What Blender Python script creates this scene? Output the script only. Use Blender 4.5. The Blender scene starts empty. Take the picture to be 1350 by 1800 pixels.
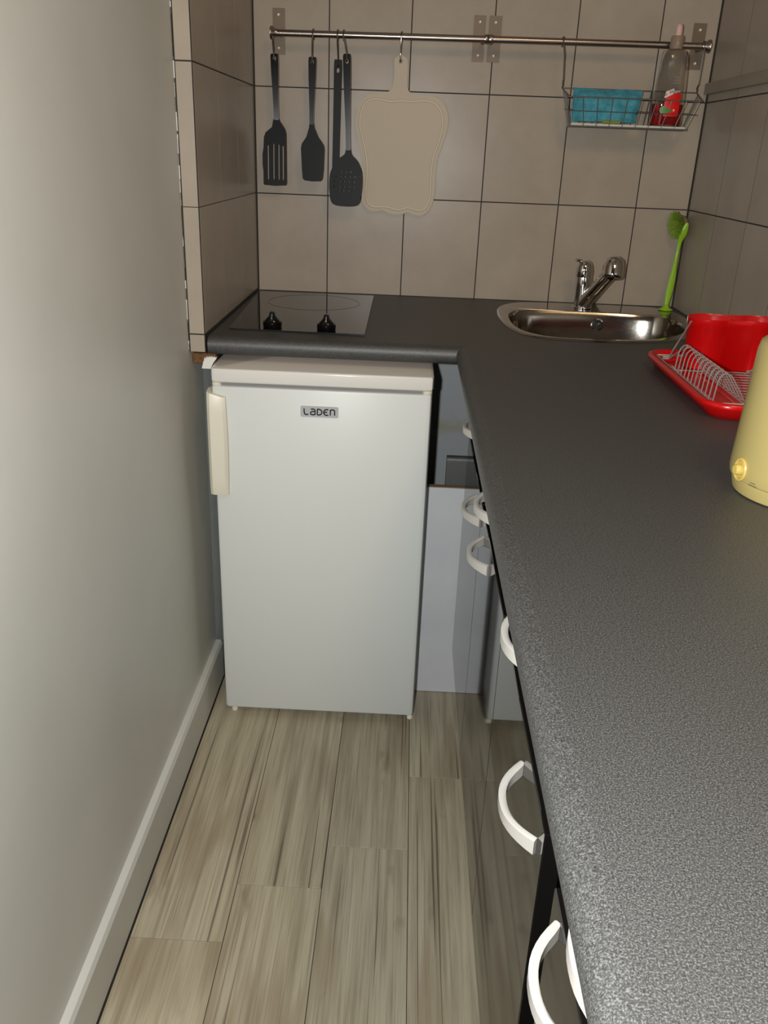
import bpy, bmesh, math, random
from mathutils import Vector, Matrix
random.seed(7)
sc = bpy.context.scene
COL = sc.collection
PI = math.pi

# ------------------------------------------------------------------ camera
CP = Vector((.4177, -2.367, 1.2664))
_y, _p, _r = math.radians(1.07), math.radians(23.176), math.radians(2.235)
FW = Vector((-math.sin(_y)*math.cos(_p), math.cos(_y)*math.cos(_p), -math.sin(_p)))
_R0 = Vector((math.cos(_y), math.sin(_y), 0)); _U0 = _R0.cross(FW)
RT = _R0*math.cos(_r) + _U0*math.sin(_r); UP = RT.cross(FW)
cam = bpy.data.cameras.new('camera'); cam_o = bpy.data.objects.new('camera', cam); COL.objects.link(cam_o)
cam.sensor_fit = 'VERTICAL'; cam.sensor_height = 36; cam.sensor_width = 27
cam.lens = 1486.1/1800*36; cam.clip_start = .02
m = Matrix.Identity(4)
for i in range(3):
    m[i][0] = RT[i]; m[i][1] = UP[i]; m[i][2] = -FW[i]; m[i][3] = CP[i]
cam_o.matrix_world = m
sc.camera = cam_o

# ------------------------------------------------------------------ world, lights, exposure
w = bpy.data.worlds.new('world'); sc.world = w; w.use_nodes = True
w.node_tree.nodes['Background'].inputs[0].default_value = (1, .93, .85, 1)
w.node_tree.nodes['Background'].inputs[1].default_value = .03

def light(name, kind, loc, energy, color, target=None, **kw):
    l = bpy.data.lights.new(name, kind); l.energy = energy; l.color = color
    for k, v in kw.items(): setattr(l, k, v)
    o = bpy.data.objects.new(name, l); COL.objects.link(o); o.location = loc
    if target is not None:
        o.rotation_euler = (Vector(target)-Vector(loc)).to_track_quat('-Z', 'Y').to_euler()
    return o
# the camera's own flash, beside the lens of the upright-held camera
fl = CP - RT*.085 + UP*.01
light('camera_flash', 'SPOT', fl, 77, (.985, 1, 1), fl + FW, spot_size=math.radians(140), spot_blend=.45, shadow_soft_size=.014)
# warm lamp of the room behind the camera
light('room_lamp', 'AREA', (.95, -2.2, 2.42), 8.5, (1, .70, .42), (.5, -1.2, .9), shape='DISK', size=.45)
sc.view_settings.view_transform = 'Standard'; sc.view_settings.look = 'None'
sc.view_settings.gamma = 1; sc.view_settings.use_curve_mapping = False
sc.view_settings.exposure = 0.0
sc.cycles.max_bounces = 10; sc.cycles.transparent_max_bounces = 12; sc.cycles.transmission_bounces = 10

# ------------------------------------------------------------------ material helpers
def mat(name, col, rough=.5, metal=0, build=None, **kw):
    m = bpy.data.materials.new(name); m.use_nodes = True
    nt = m.node_tree; b = nt.nodes['Principled BSDF']
    b.inputs['Base Color'].default_value = (*col, 1); b.inputs['Roughness'].default_value = rough; b.inputs['Metallic'].default_value = metal
    for k, v in kw.items(): b.inputs[k].default_value = v
    if build: build(nt, b)
    return m
def lin(r, g, b):
    f = lambda c: (c/255/12.92) if c <= 10 else ((c/255+.055)/1.055)**2.4
    return (f(r), f(g), f(b))
def node(nt, t, **kw):
    n = nt.nodes.new(t)
    for k, v in kw.items():
        if k in n.inputs: n.inputs[k].default_value = v
        else: setattr(n, k, v)
    return n
def coords(nt, scale=(1, 1, 1), kind='Object', rnd=False):
    tc = node(nt, 'ShaderNodeTexCoord'); mp = node(nt, 'ShaderNodeMapping'); mp.inputs['Scale'].default_value = scale
    nt.links.new(tc.outputs[kind], mp.inputs['Vector'])
    if rnd:
        oi = node(nt, 'ShaderNodeObjectInfo'); mu = node(nt, 'ShaderNodeMath', operation='MULTIPLY'); mu.inputs[1].default_value = 40
        nt.links.new(oi.outputs['Random'], mu.inputs[0]); nt.links.new(mu.outputs[0], mp.inputs['Location'])
    return mp.outputs['Vector']
def noise(nt, vec, scale, detail=2, rough=.5):
    n = node(nt, 'ShaderNodeTexNoise', Scale=scale, Detail=detail, Roughness=rough); nt.links.new(vec, n.inputs['Vector']); return n.outputs['Fac']
def ramp(nt, fac, stops):
    r = node(nt, 'ShaderNodeValToRGB'); e = r.color_ramp.elements
    while len(e) < len(stops): e.new(.5)
    for i, (p, c) in enumerate(stops): e[i].position = p; e[i].color = (*c, 1)
    nt.links.new(fac, r.inputs['Fac']); return r.outputs['Color']
def mix(nt, a, b, fac, mode='MIX'):
    n = node(nt, 'ShaderNodeMix', data_type='RGBA', blend_type=mode)
    for s, v in ((6, a), (7, b)):
        if isinstance(v, tuple): n.inputs[s].default_value = (*v, 1)
        else: nt.links.new(v, n.inputs[s])
    if isinstance(fac, float): n.inputs[0].default_value = fac
    else: nt.links.new(fac, n.inputs[0])
    return n.outputs[2]
def bump(nt, b, h, strength=.2, dist=.001):
    n = node(nt, 'ShaderNodeBump', Strength=strength, Distance=dist); nt.links.new(h, n.inputs['Height']); nt.links.new(n.outputs['Normal'], b.inputs['Normal'])

def b_tile(nt, b):
    v = coords(nt, rnd=True)
    c = ramp(nt, noise(nt, v, 9, 4, .6), [(.25, lin(156, 144, 129)), (.75, lin(168, 156, 140))])
    nt.links.new(c, b.inputs['Base Color'])
    bump(nt, b, noise(nt, v, 14, 2), .25, .0006)
def b_wall(nt, b):
    v = coords(nt)
    c = ramp(nt, noise(nt, v, 3.5, 5, .55), [(.3, lin(194, 193, 184)), (.7, lin(202, 201, 192))])
    nt.links.new(c, b.inputs['Base Color'])
    bump(nt, b, noise(nt, v, 60, 3), .12, .001)
def b_bare(nt, b):
    v = coords(nt)
    c = ramp(nt, noise(nt, v, 12, 5, .6), [(.3, lin(206, 209, 207)), (.7, lin(222, 225, 222))])
    nt.links.new(c, b.inputs['Base Color']); bump(nt, b, noise(nt, v, 90, 3), .3, .001)
def b_plank(nt, b):
    v = coords(nt, (1, 1, 1), rnd=True)
    def sc_(s):
        mp = node(nt, 'ShaderNodeMapping'); mp.inputs['Scale'].default_value = s; nt.links.new(v, mp.inputs['Vector']); return mp.outputs['Vector']
    wob = noise(nt, sc_((9, 1.6, 1)), 1, 3, .5)                 # slow figure that bends the grain
    fine = noise(nt, sc_((330, 4, 1)), 1, 4, .65)
    mid = noise(nt, sc_((55, 2.2, 1)), 1, 4, .6)
    base = ramp(nt, mid, [(.28, lin(138, 128, 106)), (.5, lin(169, 160, 136)), (.72, lin(184, 176, 153))])
    base = mix(nt, base, lin(118, 106, 88), ramp(nt, fine, [(.5, (0, 0, 0)), (.74, (.8, .8, .8))]))
    # cathedral figure
    wv = node(nt, 'ShaderNodeTexWave', wave_type='RINGS', bands_direction='X'); wv.inputs['Scale'].default_value = 5.5
    wv.inputs['Distortion'].default_value = 3.2; wv.inputs['Detail'].default_value = 2.0; wv.inputs['Detail Scale'].default_value = 1.2
    nt.links.new(sc_((3.4, .33, 1)), wv.inputs['Vector'])
    base = mix(nt, base, lin(134, 118, 95), mix(nt, (0, 0, 0), ramp(nt, wv.outputs['Fac'], [(.6, (0, 0, 0)), (.95, (.6, .6, .6))]), ramp(nt, wob, [(.42, (0, 0, 0)), (.6, (1, 1, 1))])))
    # dark cracks along the grain and knots
    crack = noise(nt, sc_((120, .9, 1)), 1, 2, .5)
    base = mix(nt, base, lin(78, 66, 52), ramp(nt, crack, [(.655, (0, 0, 0)), (.70, (.75, .75, .75))]))
    blot = noise(nt, sc_((16, 5, 1)), 1, 3, .6)
    base = mix(nt, base, lin(96, 80, 64), ramp(nt, blot, [(.66, (0, 0, 0)), (.8, (.7, .7, .7))]))
    vo = node(nt, 'ShaderNodeTexVoronoi'); nt.links.new(sc_((7, 3.2, 1)), vo.inputs['Vector']); vo.inputs['Scale'].default_value = 1
    base = mix(nt, base, lin(70, 56, 42), ramp(nt, vo.outputs['Distance'], [(.03, (.85, .85, .85)), (.075, (0, 0, 0))]))
    hs = node(nt, 'ShaderNodeHueSaturation'); oi = node(nt, 'ShaderNodeObjectInfo')
    mr = node(nt, 'ShaderNodeMapRange'); mr.inputs['To Min'].default_value = .9; mr.inputs['To Max'].default_value = 1.08
    nt.links.new(oi.outputs['Random'], mr.inputs['Value']); nt.links.new(mr.outputs[0], hs.inputs['Value']); nt.links.new(base, hs.inputs['Color'])
    nt.links.new(hs.outputs['Color'], b.inputs['Base Color'])
    bump(nt, b, fine, .25, .0006)
def b_worktop(nt, b):
    v = coords(nt)
    n1 = noise(nt, v, 900, 2, .6); n2 = noise(nt, v, 420, 2, .5)
    c = ramp(nt, n1, [(.34, lin(20, 20, 19)), (.5, lin(50, 50, 49)), (.66, lin(108, 108, 106))])
    c = mix(nt, c, ramp(nt, n2, [(.35, lin(31, 31, 30)), (.65, lin(68, 68, 66))]), .4)
    nt.links.new(c, b.inputs['Base Color'])
    bump(nt, b, noise(nt, v, 500, 2), .25, .0004)
def b_chip(nt, b):
    v = coords(nt)
    c = ramp(nt, noise(nt, v, 220, 3, .6), [(.3, lin(120, 84, 50)), (.7, lin(190, 146, 98))])
    nt.links.new(c, b.inputs['Base Color'])
def b_chip_dark(nt, b):
    c = ramp(nt, noise(nt, coords(nt), 160, 3, .6), [(.3, lin(70, 46, 24)), (.7, lin(132, 92, 50))])
    nt.links.new(c, b.inputs['Base Color'])
def b_steel(nt, b):
    v = coords(nt, (4, 160, 160))
    r = node(nt, 'ShaderNodeMapRange'); r.inputs['To Min'].default_value = .09; r.inputs['To Max'].default_value = .16
    nt.links.new(noise(nt, v, 4, 3), r.inputs['Value']); nt.links.new(r.outputs[0], b.inputs['Roughness'])
def b_cloth(nt, b):
    v = coords(nt)
    c = ramp(nt, noise(nt, v, 60, 4, .6), [(.3, lin(52, 128, 146)), (.7, lin(84, 162, 178))])
    nt.links.new(c, b.inputs['Base Color']); bump(nt, b, noise(nt, v, 260, 3), .5, .001)
def b_fridge(nt, b):
    v = coords(nt); bump(nt, b, noise(nt, v, 160, 2), .06, .0006)
def b_panel(nt, b):
    v = coords(nt)
    c = ramp(nt, noise(nt, v, 7, 3), [(.35, lin(196, 197, 200)), (.7, lin(206, 207, 209))])
    nt.links.new(c, b.inputs['Base Color'])
def b_inner(nt, b):
    v = coords(nt, (5, 1, 9))
    c = ramp(nt, noise(nt, v, 1.3, 3), [(.55, lin(152, 155, 156)), (.72, lin(140, 136, 104))])
    nt.links.new(c, b.inputs['Base Color'])

M = dict(
    tile=mat('glazed_tile', lin(186, 173, 160), .3, build=b_tile, **{'Specular IOR Level': .22}),
    grout=mat('dark_grout', lin(40, 36, 33), .8),
    wall=mat('grey_paint', lin(172, 170, 162), .42, build=b_wall),
    bare=mat('bare_plaster', lin(170, 173, 170), .7, build=b_bare),
    ceiling=mat('ceiling_paint', lin(215, 210, 200), .8),
    base=mat('baseboard_paint', lin(176, 175, 167), .45, build=b_wall),
    caulk=mat('cracked_filler', lin(216, 214, 208), .8),
    gap=mat('dark_gap', lin(32, 28, 24), .9),
    plank=mat('oak_vinyl', lin(165, 152, 130), .5, build=b_plank),
    worktop=mat('speckled_laminate', lin(95, 93, 90), .52, **{'Specular IOR Level': .85}, build=b_worktop),
    shadewood=mat('shaded_wood', lin(104, 70, 38), .85, build=b_chip_dark),  # darker chipboard tone; shadow under the worktop is put into the batten's colour
    edge=mat('raw_board_edge', lin(124, 102, 76), .85),
    chip=mat('chipboard', lin(165, 120, 76), .8, build=b_chip),
    white=mat('white_enamel', lin(214, 217, 213), .4, build=b_fridge),
    lid=mat('white_lid', lin(222, 219, 212), .22),
    cream=mat('cream_plastic', lin(224, 219, 200), .35),
    gasket=mat('grey_gasket', lin(128, 126, 124), .6),
    panel=mat('white_melamine', lin(206, 207, 210), .35, build=b_panel),
    inner=mat('grey_melamine', lin(184, 188, 190), .4, build=b_inner),
    gloss=mat('black_gloss', lin(16, 15, 14), .045, **{'IOR': 1.55}),
    carcass=mat('black_carcass', lin(5, 5, 6), 1, **{'Specular IOR Level': .0}),
    handle=mat('white_handle', lin(186, 181, 173), .3),
    glass=mat('black_ceramic_glass', lin(20, 20, 20), .04, **{'IOR': 1.55}),
    ring=mat('ring_print', lin(40, 39, 38), .16),
    black=mat('black_nylon', lin(12, 12, 12), .42, **{'Specular IOR Level': .12}),
    blackshiny=mat('black_bakelite', lin(10, 10, 10), .16, **{'Specular IOR Level': .3}),
    chrome=mat('chrome', (.72, .71, .7), .07, 1),
    rail=mat('brushed_rail', (.36, .31, .28), .24, 1),
    plate=mat('bracket_steel', lin(118, 103, 88), .45, .25, **{'Specular IOR Level': .2}),
    steel=mat('sink_steel', (.36, .33, .29), .26, 1, build=b_steel),
    wire=mat('wire_grey', lin(92, 88, 80), .4, .5),
    hookm=mat('hook_steel', (.3, .28, .26), .25, 1),
    rackwire=mat('rack_wire', lin(190, 184, 178), .28, .65),
    board=mat('cream_board', lin(190, 177, 156), .5, **{'Specular IOR Level': .2}),
    boardrim=mat('board_rim', lin(194, 182, 160), .3, **{'Specular IOR Level': .25}),
    cloth=mat('blue_cloth', lin(70, 150, 168), .9, build=b_cloth),
    sponge=mat('green_scourer', lin(120, 130, 60), .9),
    liner=mat('white_liner', lin(200, 198, 186), .6),
    clear=mat('clear_plastic', (.97, .97, .96), .03, **{'Transmission Weight': 1.0, 'IOR': 1.3}),
    cap=mat('frosted_cap', lin(190, 170, 150), .25, **{'Transmission Weight': .55, 'IOR': 1.4}),
    tip=mat('pink_tip', lin(214, 176, 168), .25),
    soap=mat('red_soap', lin(176, 12, 16), .08, **{'Transmission Weight': .35, 'IOR': 1.35}),
    label=mat('red_label', lin(222, 22, 16), .35),
    labelw=mat('white_label', lin(225, 220, 210), .4),
    labelr=mat('dark_red_ink', lin(150, 10, 12), .4),
    labelgrey=mat('grey_print', lin(150, 150, 150), .5),
    leaf=mat('green_print', lin(66, 130, 42), .45),
    green=mat('lime_plastic', lin(140, 186, 40), .3),
    bristle=mat('green_bristle', lin(122, 150, 44), .6),
    amber=mat('amber_plastic', lin(128, 116, 74), .2),
    red=mat('red_plastic', lin(186, 8, 10), .25),
    kettle=mat('pale_yellow_plastic', lin(168, 152, 96), .32),
    knob=mat('yellow_knob', lin(200, 174, 92), .3),
    print=mat('dark_print', lin(90, 84, 60), .5),
    badge=mat('badge_plate', lin(178, 180, 180), .35),
    letter=mat('badge_letter', lin(44, 46, 48), .3),
    screw=mat('screw', lin(200, 198, 190), .35, .3),
    rubber=mat('rubber', lin(24, 24, 24), .7),
)

# ------------------------------------------------------------------ object helpers
def offs(parent):
    v = Vector((0, 0, 0))
    while parent: v += parent.location; parent = parent.parent
    return v
def tag(o, label=None, cat=None, group=None, kind=None):
    if label: o['label'] = label
    if cat: o['category'] = cat
    if group: o['group'] = group
    if kind: o['kind'] = kind
    return o
def thing(name, loc, label, cat, group=None):
    o = bpy.data.objects.new(name, None); COL.objects.link(o); o.location = loc; o.empty_display_size = .02
    return tag(o, label, cat, group)
def link(name, me, parent=None):
    o = bpy.data.objects.new(name, me); COL.objects.link(o)
    if parent: o.parent = parent
    return o
def finish(name, bm, mt, parent=None, ang=40):
    """bm is in world coordinates; the object keeps its root's base as origin"""
    me = bpy.data.meshes.new(name)
    d = offs(parent)
    bmesh.ops.translate(bm, verts=bm.verts, vec=-d)
    bmesh.ops.recalc_face_normals(bm, faces=bm.faces)
    bm.to_mesh(me); bm.free()
    for x in (mt if isinstance(mt, (list, tuple)) else [mt]): me.materials.append(M[x])
    me.shade_smooth(); me.set_sharp_from_angle(angle=math.radians(ang))
    return link(name, me, parent)
def box(bm, x0, x1, y0, y1, z0, z1, bev=0, seg=1, mi=0):
    r = bmesh.ops.create_cube(bm, size=1)
    vs = r['verts']
    for v in vs: v.co = Vector(((x0+x1)/2+v.co.x*(x1-x0), (y0+y1)/2+v.co.y*(y1-y0), (z0+z1)/2+v.co.z*(z1-z0)))
    fs = set(f for v in vs for f in v.link_faces)
    for f in fs: f.material_index = mi
    if bev:
        es = list(set(e for v in vs for e in v.link_edges))
        bmesh.ops.bevel(bm, geom=es, offset=bev, segments=seg, profile=.5, affect='EDGES', material=mi)
def boxo(name, b, mt, parent=None, bev=0, seg=1):
    bm = bmesh.new(); box(bm, *b, bev, seg); return finish(name, bm, mt, parent)
def frames(pts, closed=False):
    n = len(pts); T = []
    for i in range(n):
        a = pts[i-1] if (i or closed) else pts[0]; c = pts[(i+1) % n] if (i < n-1 or closed) else pts[-1]
        T.append((c-a).normalized())
    up = Vector((0, 0, 1)) if abs(T[0].z) < .9 else Vector((1, 0, 0))
    N = [(up - T[0]*up.dot(T[0])).normalized()]
    for i in range(1, n):
        v = N[-1] - T[i]*N[-1].dot(T[i]); N.append(v.normalized())
    return T, N
def sweep(bm, pts, sect, closed=False, mi=0, scale=None, nrm=None):
    """sect: list of (a, b) offsets along N and B at every point"""
    pts = [Vector(p) for p in pts]; T, N = frames(pts, closed)
    if nrm is not None: N = [(Vector(nrm) - t*Vector(nrm).dot(t)).normalized() for t in T]
    rings = []
    for i, p in enumerate(pts):
        B = T[i].cross(N[i]); s = scale[i] if scale else 1
        sa, sb = s if isinstance(s, tuple) else (s, s)
        rings.append([bm.verts.new(p + N[i]*a*sa + B*b*sb) for a, b in sect])
    k = len(sect); n = len(pts)
    for i in range(n if closed else n-1):
        A, C = rings[i], rings[(i+1) % n]
        for j in range(k):
            f = bm.faces.new((A[j], A[(j+1) % k], C[(j+1) % k], C[j])); f.material_index = mi
    if not closed:
        for R in (rings[0][::-1], rings[-1]):
            f = bm.faces.new(R); f.material_index = mi
def circ(r, n=8): return [(r*math.cos(2*PI*i/n), r*math.sin(2*PI*i/n)) for i in range(n)]
def tube(bm, pts, r, n=6, closed=False, mi=0): sweep(bm, pts, circ(r, n), closed, mi)
def lathe(bm, prof, origin=(0, 0, 0), n=20, axis=None, mi=0, sx=1, sy=1):
    """prof: (r, h) from one end to the other; axis = direction of h"""
    o = Vector(origin); ax = Vector(axis or (0, 0, 1)).normalized()
    q = Vector((0, 0, 1)).rotation_difference(ax)
    rings = []
    for r, h in prof:
        if r < 1e-6: rings.append([bm.verts.new(o + q @ Vector((0, 0, h)))])
        else: rings.append([bm.verts.new(o + q @ Vector((sx*r*math.cos(2*PI*i/n), sy*r*math.sin(2*PI*i/n), h))) for i in range(n)])
    for A, C in zip(rings, rings[1:]):
        for i in range(n):
            j = (i+1) % n
            if len(A) == 1 and len(C) == 1: continue
            if len(A) == 1: f = bm.faces.new((A[0], C[i], C[j]))
            elif len(C) == 1: f = bm.faces.new((A[i], A[j], C[0]))
            else: f = bm.faces.new((A[i], A[j], C[j], C[i]))
            f.material_index = mi
    for R, s in ((rings[0], 1), (rings[-1], -1)):
        if len(R) > 1:
            f = bm.faces.new(R if s < 0 else R[::-1]); f.material_index = mi
def smooth(pts, k=6, closed=True):
    """Catmull-Rom through 2-D or 3-D points"""
    P = [Vector(p) for p in pts]; n = len(P); out = []
    for i in range(n if closed else n-1):
        p0 = P[(i-1) % n] if (closed or i) else P[i]; p1 = P[i]; p2 = P[(i+1) % n]
        p3 = P[(i+2) % n] if (closed or i+2 < n) else p2
        for j in range(k):
            t = j/k
            out.append(.5*((2*p1) + (p2-p0)*t + (2*p0-5*p1+4*p2-p3)*t*t + (3*p1-p0-3*p2+p3)*t**3))
    if not closed: out.append(P[-1])
    return out
def plate(bm, loops, t, tr, mi=0, rings=((0, 0), (1, 0))):
    """a flat plate with holes: loops of 2-D points (first = outline), thickness t; tr maps (u, v, w) to world"""
    from mathutils.geometry import tessellate_polygon
    flat = [Vector((p[0], p[1], 0)) for L in loops for p in L]
    tris = tessellate_polygon([[Vector((p[0], p[1], 0)) for p in L] for L in loops])
    a = [bm.verts.new(tr(p.x, p.y, 0)) for p in flat]; b = [bm.verts.new(tr(p.x, p.y, t)) for p in flat]
    for q in tris:
        try:
            f = bm.faces.new([a[i] for i in q]); f.material_index = mi
            f = bm.faces.new([b[i] for i in reversed(q)]); f.material_index = mi
        except ValueError: pass
    k = 0
    for L in loops:
        n = len(L)
        for i in range(n):
            j = (i+1) % n
            f = bm.faces.new((a[k+i], a[k+j], b[k+j], b[k+i])); f.material_index = mi
        k += n
def circle2(cx, cy, r, n=10, ry=None): return [(cx+r*math.cos(2*PI*i/n), cy+(ry or r)*math.sin(2*PI*i/n)) for i in range(n)]
def rrect(x0, x1, y0, y1, r, k=4):
    out = []
    for cx, cy, a in ((x1-r, y1-r, 0), (x0+r, y1-r, 90), (x0+r, y0+r, 180), (x1-r, y0+r, 270)):
        for i in range(k+1):
            t = math.radians(a+90*i/k); out.append((cx+r*math.cos(t), cy+r*math.sin(t)))
    return out
def copy_tree(o, parent=None):
    c = o.copy(); COL.objects.link(c)
    if parent: c.parent = parent
    for ch in list(o.children): copy_tree(ch, c)
    return c

# ------------------------------------------------------------------ the setting
def tag_s(o): o['kind'] = 'structure'; return o
XR = 1.138            # right wall
XL = -.031            # painted left wall
YB = -5.2             # the kitchen opens into a larger room behind the camera
YO, XO = -1.72, -2.7  # end of the painted wall, far side of that room
ZT, GAP = .9, .0028   # worktop top
TW, TH = .2018, .2522

_tm = {}
def tile(parent, axis, u0, u1, z0, z1, plane, sgn):
    """one glazed tile; axis: the wall's horizontal axis ('x' or 'y'); plane: wall coordinate, sgn: outward"""
    g = GAP/2; du, dz = round(u1-u0-2*g, 4), round(z1-z0-2*g, 4)
    key = (axis, du, dz, sgn)
    if key not in _tm:
        bm = bmesh.new(); t = .0004
        if axis == 'x': box(bm, -du/2, du/2, min(0, sgn*t), max(0, sgn*t), -dz/2, dz/2, .00012)
        else: box(bm, min(0, sgn*t), max(0, sgn*t), -du/2, du/2, -dz/2, dz/2, .00012)
        bmesh.ops.recalc_face_normals(bm, faces=bm.faces)
        me = bpy.data.meshes.new('tile'); bm.to_mesh(me); bm.free(); me.materials.append(M['tile']); _tm[key] = me
    o = link('tile', _tm[key], parent)
    o.location = (((u0+u1)/2, plane, (z0+z1)/2) if axis == 'x' else (plane, (u0+u1)/2, (z0+z1)/2))
    return o
ZROWS = [(.9, 1.1502), (1.1502, 1.4026), (1.4026, 1.6548), (1.6548, 1.907)]
# back wall: tile faces at y = 0
wb = tag_s(boxo('wall_back', (-.20, XR+.1, .0003, .12, 0, 2.5), 'grout'))
xs = [.006, .1933] + [.1933+TW*i for i in range(1, 5)] + [XR-.002]
for z0, z1 in ZROWS:
    for a, b in zip(xs, xs[1:]): tile(wb, 'x', a, b, z0, z1, .0004, -1)
# right wall: tile faces at x = XR
wr = tag_s(boxo('wall_right', (XR+.0003, XR+.12, YB, .0, 0, 2.5), 'grout'))
ys = [-.003, -.216] + [-.216-TW*i for i in range(1, 12)]
for z0, z1 in ZROWS:
    for a, b in zip(ys, ys[1:]): tile(wr, 'y', b, a, z0, z1, XR+.0004, -1)
# narrow shelf strip on the right wall
tr = tag_s(boxo('trim_1', (XR-.012, XR-.0002, -1.9, -.002, 1.420, 1.446), 'tile', None, .003, 2))
# niche side on the left: tile faces at x = .004, strip of cut tiles facing the room at y = -.64
ws = tag_s(boxo('wall_left_niche', (XL+.001, .0037, -.6397, -.0005, .868, 2.5), 'grout'))
yl = [-.003, -.232, -.432, -.6375]
for k, (z0, z1) in enumerate([(.905, 1.1515)] + ZROWS[1:]):
    for a, b in zip(yl, yl[1:]): tile(ws, 'y', b, a, z0, z1, .0036, 1)
for z0, z1 in [(.867, .9045), (.9045, 1.1515)] + ZROWS[1:]:
    tile(ws, 'x', XL+.002, .0035, z0, z1, -.6396, -1)
# painted wall and the bare stretch behind the fridge
wl = tag_s(boxo('wall_left', (XL-.12, XL, YO, -.53, 0, 2.5), 'wall'))
tag_s(boxo('wall_left_bare', (XL-.12, XL-.001, -.53, 0, 0, .868), 'bare'))
tag_s(boxo('wall_left_upper', (XL-.12, XL, -.53, 0, .868, 2.5), 'wall'))
tag_s(boxo('wall_front', (XO-.1, XR+.12, YB-.1, YB, 0, 2.5), 'wall'))
tag_s(boxo('wall_room_left', (XO-.1, XO, YB, YO+.12, 0, 2.5), 'wall'))
tag_s(boxo('wall_room_back', (XO, XL-.12, YO, YO+.12, 0, 2.5), 'wall'))
tag_s(boxo('ceiling', (XO-.1, XR+.12, YB-.1, .12, 2.5, 2.6), 'ceiling'))
# cracked filler along the corner of paint and tile
bm = bmesh.new(); z = .872
while z < 1.95:
    h = random.uniform(.006, .03)
    j = random.uniform(-.0008, .0008); wd = random.uniform(.0002, .0006)
    if random.random() < .78: box(bm, XL-.0001+j*.3, XL+.0009+j, -.6403-wd, -.6395, z, z+h, mi=0 if random.random() < .62 else 1)
    z += h*random.uniform(.8, 1.1)
tag_s(finish('trim_2', bm, ['caulk', 'gap']))
# floor with its planks
fl_o = tag_s(boxo('floor', (XO-.1, XR+.12, YB-.1, .12, -.08, -.003), 'gap'))
PW = .1588; PL = .9144
cols = [(-.0125, .149, -1.326), (.149, .3075, -1.200), (.3075, .4675, -1.095), (.4675, .627, -.881), (.627, .786, -1.5)]
_pm = {}
for x0, x1, yj in cols:
    y = yj + PL*2
    while y > -3.4:
        a, b = max(y-PL, -3.4), min(y, 0)
        if b - a > .02:
            key = (round(x1-x0, 4), round(b-a, 4))
            if key not in _pm:
                bm = bmesh.new(); box(bm, -key[0]/2+.0006, key[0]/2-.0006, -key[1]/2+.0006, key[1]/2-.0006, -.004, 0, .0003)
                bmesh.ops.recalc_face_normals(bm, faces=bm.faces)
                me = bpy.data.meshes.new('plank'); bm.to_mesh(me); bm.free(); me.materials.append(M['plank']); _pm[key] = me
            o = link('plank', _pm[key], fl_o); o.location = ((x0+x1)/2, (a+b)/2, 0)
        y -= PL
# baseboard on the left, two lengths
bb = None
for k, (y0, y1) in enumerate(((-1.115, -.53), (YO, -1.1155))):
    bm = bmesh.new()
    prof = [(XL, .004), (XL+.0165, .004), (XL+.0165, .098), (XL+.0125, .106), (XL, .106)]
    a = [bm.verts.new((x, y0, z)) for x, z in prof]; b = [bm.verts.new((x, y1, z)) for x, z in prof]
    for i in range(5): bm.faces.new((a[i], a[(i+1) % 5], b[(i+1) % 5], b[i]))
    bm.faces.new(a[::-1]); bm.faces.new(b)
    o = finish('baseboard_left' if k == 0 else 'board', bm, 'base', bb, 20)
    if k == 0: bb = tag_s(o)

# ------------------------------------------------------------------ worktop (L-shaped, two pieces butted behind the inner corner)
XE, YE, TK = .5215, -.640, .038    # noses of the right run and of the back run
NOSE = [(.0215, .0), (.014, .0008), (.008, .0030), (.0035, .0072), (.0008, .0130), (0, .019), (.0008, .0255), (.0045, .0325), (.011, .0368), (.0215, .038)]
SINK = [(.641, -.22), (.655, -.12), (.704, -.048), (.78, -.029), (.852, -.026), (.98, -.027), (1.06, -.034), (1.108, -.07), (1.121, -.16), (1.118, -.29), (1.09, -.40), (1.045, -.455), (.995, -.488), (.92, -.515), (.83, -.525), (.74, -.516), (.687, -.488), (.655, -.42), (.642, -.32)]
def inset(P, d):
    n = len(P); out = []; c = sum(((P[i][0]*P[(i+1) % n][1]-P[(i+1) % n][0]*P[i][1]) for i in range(n)))
    s = 1 if c > 0 else -1
    for i in range(n):
        a, b = Vector(P[i-1][:2]), Vector(P[(i+1) % n][:2]); t = (b-a).normalized()
        out.append((P[i][0]-t.y*d*s, P[i][1]+t.x*d*s))
    return out
sink_out = [(p.x, p.y) for p in smooth([(x, y, 0) for x, y in SINK], 4)]
def nose(bm, along, p_of):
    """along: function d -> (start, end) of the mitred strip"""
    A, B = [], []
    for d, h in NOSE:
        s, e = along(d); A.append(bm.verts.new(p_of(s, d, ZT-h))); B.append(bm.verts.new(p_of(e, d, ZT-h)))
    n = len(NOSE)
    for i in range(n-1):
        f = bm.faces.new((A[i], A[i+1], B[i+1], B[i])); f.material_index = 0
    bm.faces.new(A[::-1]); bm.faces.new(B)
    bm.faces.new((A[0], B[0], B[-1], A[-1]))
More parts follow.
